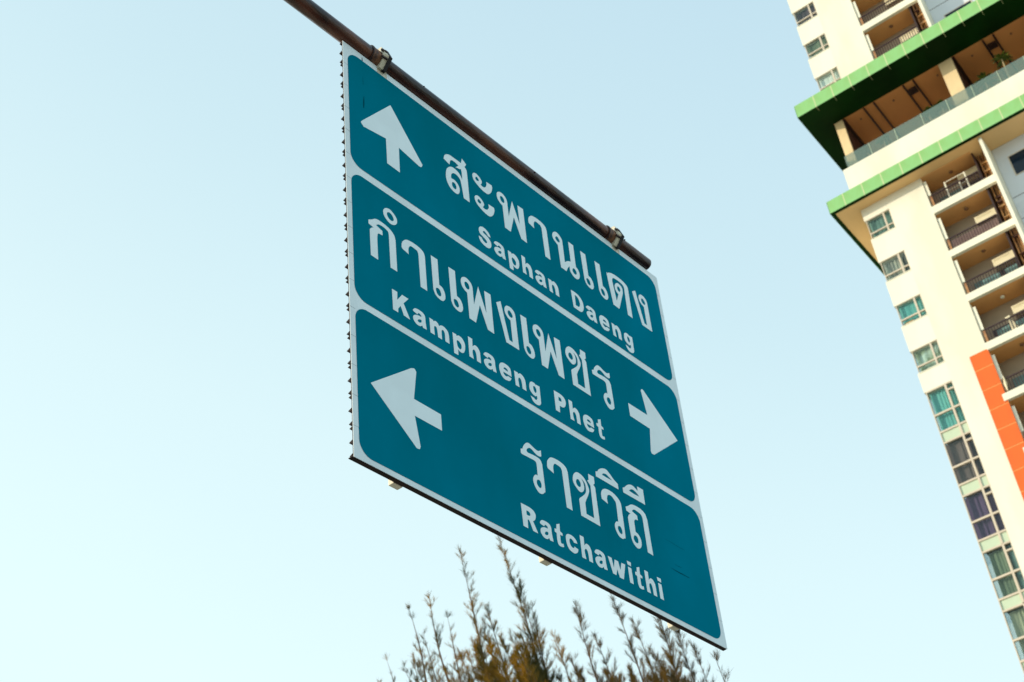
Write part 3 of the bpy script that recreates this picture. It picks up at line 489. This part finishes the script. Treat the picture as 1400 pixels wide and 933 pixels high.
for k, (t, b) in enumerate(SL):
    if not (t > 104 or t < 90): continue
    top = {5: 92.2, 4: 112.3}.get(k, t+4.3)
    # side screen, railing
    bb("side_screen", MB().box(-19.29, -19.03, 100.10, 100.16, t+1.45, top-0.45), cream_trim, TOWER)
    bb("screen_glass", MB().box(-19.345, -19.30, 100.08, 100.14, t+1.45, top-0.5), glass, TOWER)
    bb("railing_post", MB().box(-19.22, -19.02, 100.12, 100.3, t, t+1.3), copper, TOWER)
    mb = MB().box(-19.02, -14.7, 100.14, 100.24, t+1.36, t+1.45).box(-19.02, -14.7, 100.16, 100.22, t+0.12, t+0.18)
    rl = bb("railing", mb, rail_m, TOWER)
    mb = MB(); n = 19
    for i in range(n):
        x = -18.95+i*(4.2/(n-1)); mb.box(x-0.032, x+0.032, 100.17, 100.21, t+0.18, t+1.36)
    o = bb("baluster", mb, rail_m, rl, kind='stuff')
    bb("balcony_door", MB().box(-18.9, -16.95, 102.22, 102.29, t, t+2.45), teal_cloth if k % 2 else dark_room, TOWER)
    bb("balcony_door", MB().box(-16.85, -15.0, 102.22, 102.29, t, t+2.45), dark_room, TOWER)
    lm = lamp_glass if k == 8 else lamp_off
    zc = top-0.02 if k != 5 else 92.24
    mbl = MB(); c_ = Vector((-16.93, 101.12, zc)); N_ = 12
    for a in range(5):
        th = math.pi/2*a/4
        for q_ in range(N_): mbl.v.append((c_.x+0.19*math.cos(th)*math.cos(2*math.pi*q_/N_), c_.y+0.19*math.cos(th)*math.sin(2*math.pi*q_/N_), c_.z-0.15*math.sin(th)-0.02))
    for a in range(4):
        for q_ in range(N_): mbl.f.append((a*N_+q_, a*N_+(q_+1) % N_, (a+1)*N_+(q_+1) % N_, (a+1)*N_+q_))
    bb("ceiling_lamp", mbl, lm, TOWER, smooth=True)
# mauve screen behind the railing of the second balcony, teal glazing on the third and fourth
bb("fabric_screen", MB().box(-18.9, -14.8, 100.27, 100.30, 83.5, 84.6), cloth_p, TOWER)
for z_, x0, x1 in ((78.6, -17.9, -16.4), (78.6, -15.9, -14.9), (73.45, -18.3, -15.2), (68.4, -17.3, -15.0)):
    bb("balcony_glazing", MB().box(x0, x1, 100.9, 100.94, z_, z_+1.3), teal_cloth, TOWER)

# recessed wall right of the fin
def rwin(x0, x1, z0, z1):
    f = bb("window", MB().box(x0, x1, 101.30, 101.36, z0, z1), dark_room, TOWER)
    bb("window_frame", MB().box(x0, x0+0.1, 101.2, 101.3, z0, z1).box(x1-0.1, x1, 101.2, 101.3, z0, z1).box(x0+0.1, x1-0.1, 101.2, 101.3, z0, z0+0.08).box(x0+0.1, x1-0.1, 101.2, 101.3, z1-0.08, z1), frame_tan, f)
    bb("pane", MB().box(x0+0.1, x1-0.1, 101.22, 101.24, z0+0.08, z1-0.08), glass_dark, f)
def rwall(lo, hi, wins):
    zs = sorted(wins); prev = lo
    for (a, b_) in zs:
        bb("recessed_wall", MB().box(-13.2, 3.4, 101.25, 101.8, prev, a), white_wall, TOWER)
        for x0, x1 in ((-13.2, -12.2), (-9.4, -6.0), (-3.0, 3.4)): bb("recessed_wall", MB().box(x0, x1, 101.25, 101.8, a, b_), white_wall, TOWER)
        rwin(-12.2, -9.4, a, b_); rwin(-6.0, -3.0, a, b_); prev = b_
    bb("recessed_wall", MB().box(-13.2, 3.4, 101.25, 101.8, prev, hi), white_wall, TOWER)
rwall(2.0, 92.25, [(88.45-5.02*k, 90.76-5.02*k) for k in range(9)])
rwall(104.9, 131, [(107.6, 109.95), (112.6, 114.95), (117.6, 119.9), (122.6, 124.9)])
for z_ in (111.5, 86.4, 81.4, 84.0): bb("wall_groove", MB().box(-13.15, 3.3, 101.235, 101.25, z_, z_+0.05), rail_m, TOWER)

# orange cladding beside the balconies
oj = [72.92, 71.37, 69.43, 67.54, 65.66, 63.81, 61.83, 59.98, 58.1, 56.2, 54.3, 52.4, 50.5, 48.6, 46.7]
for a, b_ in zip(oj, oj[1:]):
    bb("orange_panel", MB().box(-20.86, -19.28, 99.93, 99.998, b_+0.05, a-0.05), orange, TOWER)
bb("panel_joint_backing", MB().box(-20.85, -19.29, 99.955, 99.997, 46.8, 72.9), orange_j, TOWER)

# lower canopy, terrace parapet, glass balustrade
def panels(x_list, y0, y1, z0, z1, nm="green_panel"):
    for a, b_ in zip(x_list, x_list[1:]):
        bb(nm, MB().box(a+0.045, b_-0.045, y0, y1, z0, z1), green_f, TOWER)
X0 = [-27.45, -25.85]+[-23.98+1.868*k for k in range(16)]
bb("canopy_beam", MB().box(-27.44, 4.3, 98.43, 98.78, 92.21, 93.64).box(-27.44, -27.1, 98.78, 118, 92.21, 93.64), green_shaded, TOWER)
panels(X0, 98.40, 98.43, 92.23, 93.65)
for x in X0[1:-1]: bb("joint_strip", MB().box(x-0.045, x+0.045, 98.405, 98.43, 92.22, 93.66), green_joint, TOWER)
for k in range(8): bb("green_panel", MB().box(-27.47, -27.44, 98.45+k*1.9, 98.45+k*1.9+1.82, 92.23, 93.65), green_f, TOWER)
bb("canopy_soffit", MB().box(-27.1, 4.3, 98.78, 118, 92.26, 93.6), soffit_cream, TOWER)
bb("terrace_floor", MB().box(-25.2, 4.2, 99.2, 118, 93.6, 95.2), cream_trim, TOWER)
bb("parapet_wall", MB().box(-25.26, 4.1, 99.0, 99.35, 93.64, 96.67).box(-25.26, -24.9, 99.35, 118, 93.64, 96.67), cream, TOWER)
gx = [-24.78, -22.3, -19.75, -17.15, -14.7, -12.3, -9.85, -7.4, -4.9, -2.4, 0.1]
for a, b_ in zip(gx, gx[1:]): bb("glass_panel", MB().box(a+0.02, b_-0.02, 99.16, 99.19, 96.67, 98.27), glass_rail, TOWER)
bb("glass_panel", MB().box(-24.80, -24.77, 99.2, 104, 96.67, 98.27), glass_rail, TOWER)
for x in gx[1:]: bb("glass_clip", MB().box(x-0.02, x+0.02, 99.14, 99.2, 96.67, 98.27), spandrel, TOWER)
# sky terrace: piers, ceiling, beams, spotlights
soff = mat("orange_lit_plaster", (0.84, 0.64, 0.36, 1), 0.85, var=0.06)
bb("terrace_pier", MB().box(-24.85, -24.02, 100, 100.25, 95.2, 103.4), soff, TOWER); bb("pier_shaded_side", MB().box(-24.830000000000002, -24.03, 100.25, 105, 95.2, 103.4), shaft_brown, TOWER)  # dark brown blocks behind the piers paint in their shaded sides
bb("terrace_pier", MB().box(-14.24, -12.95, 100, 100.25, 95.2, 103.4), soff, TOWER); bb("pier_shaded_side", MB().box(-14.22, -12.959999999999999, 100.25, 105, 95.2, 103.4), shaft_brown, TOWER)
bb("terrace_pier", MB().box(-3.6, -2.3, 100, 100.25, 95.2, 103.4), soff, TOWER); bb("pier_shaded_side", MB().box(-3.58, -2.3099999999999996, 100.25, 105, 95.2, 103.4), shaft_brown, TOWER)
bb("terrace_ceiling", MB().box(-24.9, 4.1, 100.0, 118, 103.42, 104.0), ceil_bounce_brown, TOWER)
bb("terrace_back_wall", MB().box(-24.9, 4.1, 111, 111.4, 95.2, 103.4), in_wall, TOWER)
for x in (-21.80, -20.77, -17.77, -16.77, -9.92, -8.92, -5.8, -4.8):
    bb("ceiling_beam", MB().box(x-0.075, x+0.075, 100.06, 111, 103.26, 103.42), brown_steel, TOWER)
for x in (-12.80, -23.9): bb("ceiling_beam", MB().box(x-0.14, x+0.12, 100.05, 111, 103.18, 103.42), brown_steel, TOWER)
for x, y in ((-17.28, 101.1), (-9.42, 101.1)):
    for k in range(4): bb("louvre_slat", MB().box(x-0.38, x+0.38, y-0.32+k*0.19, y-0.2+k*0.19, 103.1, 103.3), brown_steel, TOWER)
for x in (-22.62, -19.24, -14.79, -11.37, -7.61):
    bb("spotlight", MB().tube([(x, 101.12, 103.42), (x, 101.12, 103.32)], 0.09, 10), lamp_off, TOWER)
# upper canopy
X1 = [-27.1, -25.12]+[-23.27+1.828*k for k in range(16)]
bb("upper_canopy", MB().box(-27.09, 4.3, 96.93, 99.985, 103.40, 104.93).box(-27.09, -24.95, 99.985, 118, 103.40, 104.93), green_shaded, TOWER)
panels(X1, 96.90, 96.93, 103.43, 104.95)
for x in X1[1:-1]:
    bb("joint_strip", MB().box(x-0.045, x+0.045, 96.905, 96.93, 103.41, 104.96), green_joint, TOWER)
    bb("soffit_joint", MB().box(x-0.012, x+0.012, 96.95, 97.5, 103.39, 103.405), green_joint, TOWER)
bb("canopy_roof", MB().box(-24.9, 4.2, 99.99, 118, 104.02, 104.90), cream_trim, TOWER)
for k in range(8): bb("green_panel", MB().box(-27.12, -27.09, 96.95+k*1.9, 96.95+k*1.9+1.82, 103.43, 104.95), green_f, TOWER)
for x in (-27.35, ): pass
# lower storeys down to the street
bb("podium_wall", MB().box(-26, 5, 97, 119, -1.07, 2.0), cream_trim, TOWER)

# ---------------------------------------------------------------- things on the tower
def ac(t, label, w_=1.86):
    c0 = Vector(bu(-15.77, 101.9, t+2.55)); o = thing("air_conditioner", label, "air conditioner", loc=c0, group="air conditioners on the balconies"); ORG[o] = c0
    x0, x1, z0, z1 = -16.7, -14.84, t+2.55, t+3.32
    bb("casing", MB().box(x0, x1, 101.55, 102.28, z0, z1), ac_m, o)
    bb("air_outlet", MB().box(x0+0.1, x1-0.1, 101.58, 101.75, z0-0.02, z0), ac_grille, o)
    for k in range(3): bb("intake_slat", MB().box(x0+0.12, x1-0.4, 101.53, 101.55, z1-0.28+k*0.08, z1-0.24+k*0.08), ac_m, o)
    return o
names = {2: "cream air conditioner in the highest balcony at the top edge", 3: "cream air conditioner in the balcony right above the upper green canopy", 5: "cream air conditioner behind the white drying rack under the lower green canopy",
         6: "cream air conditioner above the balcony with the mauve screen", 7: "cream air conditioner in the third balcony below the lower green canopy", 8: "cream air conditioner in the balcony under the white ceiling lamp",
         9: "cream air conditioner in the balcony beside the top of the orange panels"}
for k, lb in names.items(): ac(SL[k][0]-(5.06 if k in (3, ) else 0) if False else SL[k][0], lb)
ac(107.45, "cream air conditioner half hidden by the upper green canopy edge")
# drying rack
c0 = Vector(bu(-16.8, 100.5, 88.6)); dr = thing("drying_rack", "white metal drying rack standing on the balcony under the lower green canopy", "drying rack", loc=c0); ORG[dr] = c0
for x in (-17.69, -15.86, -16.5):
    h_ = 2.35 if x != -16.5 else 1.6
    bb("rack_post", MB().box(x-0.06, x+0.06, 100.45, 100.55, 88.6, 88.6+h_), cream_trim, dr)
for z_ in (90.9, 90.3, 89.9): bb("rack_bar", MB().box(-17.63, -15.8, 100.47, 100.53, z_-0.03, z_+0.03), cream_trim, dr)
# laundry and a white box
c0 = Vector(bu(-17.6, 100.6, 78.56)); bx_ = bb("storage_box", MB().box(-18.5, -17.75, 100.35, 100.8, 78.54, 78.95, ), lamp_glass, None); tag(bx_, "small white box on the floor of the third balcony", "box")
c0 = Vector(bu(-16.8, 100.4, 73.42)); lt = bb("hanging_shirt", MB().add([(-17.25, 100.3, 75.1), (-16.85, 100.32, 75.15), (-16.8, 100.34, 74.6), (-16.55, 100.33, 73.9), (-16.8, 100.3, 73.5), (-17.05, 100.34, 73.6), (-17.1, 100.3, 74.4),
   (-17.25, 100.4, 75.1), (-16.85, 100.42, 75.15), (-16.8, 100.44, 74.6), (-16.55, 100.43, 73.9), (-16.8, 100.4, 73.5), (-17.05, 100.44, 73.6), (-17.1, 100.4, 74.4)],
   [(0, 1, 2, 3, 4, 5, 6), (13, 12, 11, 10, 9, 8, 7)]+[(i, (i+1) % 7, 7+(i+1) % 7, 7+i) for i in range(7)]), ac_m, None); tag(lt, "cream shirt hung over the railing of the fourth balcony", "laundry")
fl = bb("parasol", MB().tube([(-19.05, 100.05, 68.6), (-19.02, 100.05, 69.3), (-18.98, 100.05, 70.0)], [0.05, 0.13, 0.02], 8), ac_m, None); tag(fl, "closed pale parasol at the corner of the balcony beside the orange panels", "parasol")
# plants on the sky terrace
def plant(x, z0, h_, r_, n, label, trunk=0.0, seed=0, sc=1.0):
    rr = random.Random(seed); c0 = Vector(bu(x, 100.2, z0)); o = thing("potted_palm" if trunk else "potted_plant", label, "plant", loc=c0, group="plants on the sky terrace"); ORG[o] = c0
    bb("pot", MB().tube([(x, 100.2, z0), (x, 100.2, z0+0.45)], [0.2, 0.3], 10), pot_m, o)
    zt = z0+0.45+trunk
    if trunk: bb("trunk", MB().tube([(x, 100.2, z0+0.4), (x-0.08, 100.2, zt-trunk*0.4), (x-0.02, 100.2, zt)], [0.07, 0.06, 0.05], 8), palm_trunk, o)
    for i in range(n):
        a = 2*math.pi*i/n+rr.uniform(-.3, .3); L_ = r_*rr.uniform(.7, 1.1); el = rr.uniform(0.2, 1.3); mb = MB(); vs = []
        for k in range(7):
            t = k/6; rad = L_*t*math.cos(el*0.7); zz = zt+L_*(math.sin(el)*t-0.75*t*t)+h_*0; wd = 0.10*sc*math.sin(math.pi*(t*0.9+0.08))
            cx, cy = x+rad*math.cos(a), 100.2+rad*math.sin(a); px_, py_ = -math.sin(a)*wd, math.cos(a)*wd
            vs += [(cx+px_, cy+py_, zz-0.03), (cx, cy, zz+0.02), (cx-px_, cy-py_, zz-0.03)]
        for k in range(6):
            j = 3*k; mb.f += [(j, j+1, j+4, j+3), (j+1, j+2, j+5, j+4)]
        mb.v = vs; bb("frond", mb, leaf_m, o)
plant(-9.13, 95.2, 0, 1.1, 26, "tall slender palm rising above the glass balustrade on the sky terrace", 4.6, 1, 1.1)
plant(-11.15, 95.2, 0, 1.5, 18, "dark bushy plant behind the glass balustrade right of the thick pier", 3.1, 2, 1.6)
plant(-15.33, 95.2, 0, 1.1, 16, "light green plant behind the glass, just left of the thick pier", 3.1, 3, 2.2)
plant(-16.6, 95.2, 0, 1.1, 16, "light green plant behind the glass under the dark ceiling louvre", 3.2, 4, 2.2)
plant(-21.13, 95.2, 0, 0.9, 12, "pale small plant behind the glass near the left end of the terrace", 3.1, 5, 2.0)

# ---------------------------------------------------------------- feathery casuarina trees behind the sign
bark = mat("casuarina_bark", (0.115, 0.06, 0.035, 1), 0.9, col2=(0.05, 0.03, 0.025, 1), scale=4)
needle = mat("casuarina_needles", (0.34, 0.175, 0.012, 1), 0.8, spec=0.1, col2=(0.055, 0.052, 0.014, 1), scale=1.5, ramp=(0.42, 0.62))
needle_d = mat("casuarina_needles_dark", (0.17, 0.095, 0.018, 1), 0.8, spec=0.1, col2=(0.025, 0.028, 0.016, 1), scale=1.4, ramp=(0.35, 0.6))
def tree(label, bx, by, leaders, nm, seed, sparse):
    rr = random.Random(seed); root = Vector((bx, by, 0))
    T = thing("casuarina_tree", label, "tree", loc=root); ORG[T] = root
    smooth_by_angle(build("trunk", MB().tube([(bx, by, 0), (bx+0.1, by, 4), (bx-0.05, by+0.1, 8), (bx, by, 11.2)], [0.26, 0.2, 0.14, 0.08], 12), bark, T))
    NV, NF = [], []
    def needle_at(p, d, L, wd):
        s_ = d.cross(Vector((rr.uniform(-1, 1), rr.uniform(-1, 1), rr.uniform(-1, 1)))).normalized()*wd
        k = len(NV); e = p+d*L+Vector((0, 0, -0.10*L)); m_ = p+d*L*0.5
        NV.extend([tuple(p), tuple(m_+s_), tuple(e), tuple(m_-s_)]); NF.append((k, k+1, k+2, k+3))
    def tuft(p, ax, n, L, spread):
        for _ in range(n):
            d = (ax+Vector((rr.gauss(0, spread), rr.gauss(0, spread), rr.gauss(0, spread)*0.7+0.1))).normalized()
            needle_at(p, d, L*rr.uniform(.6, 1.2), 0.0026)
    def shoot(p0, p1, r0, dens, name="branch", side=True):
        n = 12; pts = []; bow = Vector((rr.uniform(-.10, .10), rr.uniform(-.1, .1), 0))
        L = (p1-p0).length
        for i in range(n+1):
            t = i/n; pts.append(p0.lerp(p1, t)+bow*math.sin(math.pi*t)*L*0.3)
        o = build(name, MB().tube(pts, [r0*(1-i/n)+0.0025 for i in range(n+1)], 5), bark, T)
        ax = (p1-p0).normalized(); m_ = int(L*15*dens)
        for i in range(m_):
            t = rr.random()**0.8; q = p0.lerp(p1, t)+bow*math.sin(math.pi*t)*L*0.3
            a = rr.uniform(0, 6.283); out_ = Vector((math.cos(a), math.sin(a), rr.uniform(0.9, 2.2))).normalized()
            Ls = (0.08+0.50*(1-t))*rr.uniform(.5, 1.1)*min(1, L/2.2)
            if rr.random() < 0.75 and side:
                e = q+out_*Ls; st = max(3, int(Ls*26))
                k = len(NV); sd_ = out_.cross(Vector((0.3, 0.9, 0.1))).normalized()*0.0035
                NV.extend([tuple(q+sd_), tuple(e), tuple(q-sd_)]); NF.append((k, k+1, k+2))
                for j in range(st):
                    tuft(q.lerp(e, (j+rr.random())/st), (out_+ax*0.9).normalized(), 8, 0.17, 0.26)
            else: tuft(q, ax, 9, 0.17, 0.32)
    for (x, ztip, zb, dn) in leaders:
        y = by+rr.uniform(-0.4, 0.4) if abs(x-bx) > 0.3 else by
        k_ = math.hypot(x, y)/math.hypot(x, 20.0)
        P1 = Vector((x, 20.0, ztip)); P0 = Vector((x+0.16*(ztip-zb)+rr.uniform(-.05, .1), 20.0+rr.uniform(-.3, .3), zb))
        shoot(P0, P1, 0.022, dn)
        smooth_by_angle(build("limb", MB().tube([(bx, by, max(6, zb-4.5)), (bx+(x-bx)*0.6, by+(20-by)*0.5, zb-2.0), tuple(P0)], [0.08, 0.05, 0.022], 7), bark, T))
        nsub = int(15*dn)
        for _ in range(nsub):
            t = rr.random(); xx = x+rr.gauss(0, 0.33); yy = 20+rr.gauss(0, 0.5)
            top = zb+(ztip-zb)*(0.18+0.52*rr.random())*(1-0.5*abs(xx-x))
            shoot(Vector((x+0.16*(ztip-zb)+(xx-x)*0.5, 20+(yy-20)*0.4, zb-0.3)), Vector((xx, yy, top)), 0.012, dn*1.25)
    n = len(NV); me = bpy.data.meshes.new("foliage"); me.from_pydata([tuple(Vector(v)-root) for v in NV], [], NF); me.update()
    o = bpy.data.objects.new("foliage", me); C.objects.link(o); o.parent = T; me.materials.append(nm); o['kind'] = 'stuff'; ORG[o] = root
tree("feathery casuarina tree with ochre shoots, its tallest tip under the middle of the sign", -14.1, 20.0,
     [(-16.35, 15.35, 13.6, 0.35), (-15.75, 16.25, 13.9, 0.35), (-15.45, 15.6, 13.5, 0.45), (-15.25, 16.43, 13.6, 0.55), (-14.85, 15.7, 13.0, 0.6), (-14.42, 16.9, 13.0, 1.1), (-13.95, 15.5, 12.6, 1.2), (-13.50, 16.70, 12.2, 1.5), (-13.2, 15.7, 12.0, 1.2), (-12.96, 15.10, 11.6, 1.0), (-12.6, 14.4, 11.4, 0.8)], needle, 11, 1)
tree("darker casuarina tree rising beneath the lower right part of the sign", -10.8, 20.0,
     [(-12.3, 13.9, 11.6, 0.8), (-12.05, 14.75, 11.8, 1.0), (-11.75, 14.0, 11.4, 1.0), (-11.31, 14.61, 11.4, 1.2), (-10.95, 13.9, 11.0, 1.5), (-10.47, 14.05, 10.8, 2.0), (-10.2, 13.5, 10.6, 1.6), (-9.95, 13.1, 10.4, 1.1), (-9.6, 12.75, 10.4, 0.5)], needle_d, 23, 1)
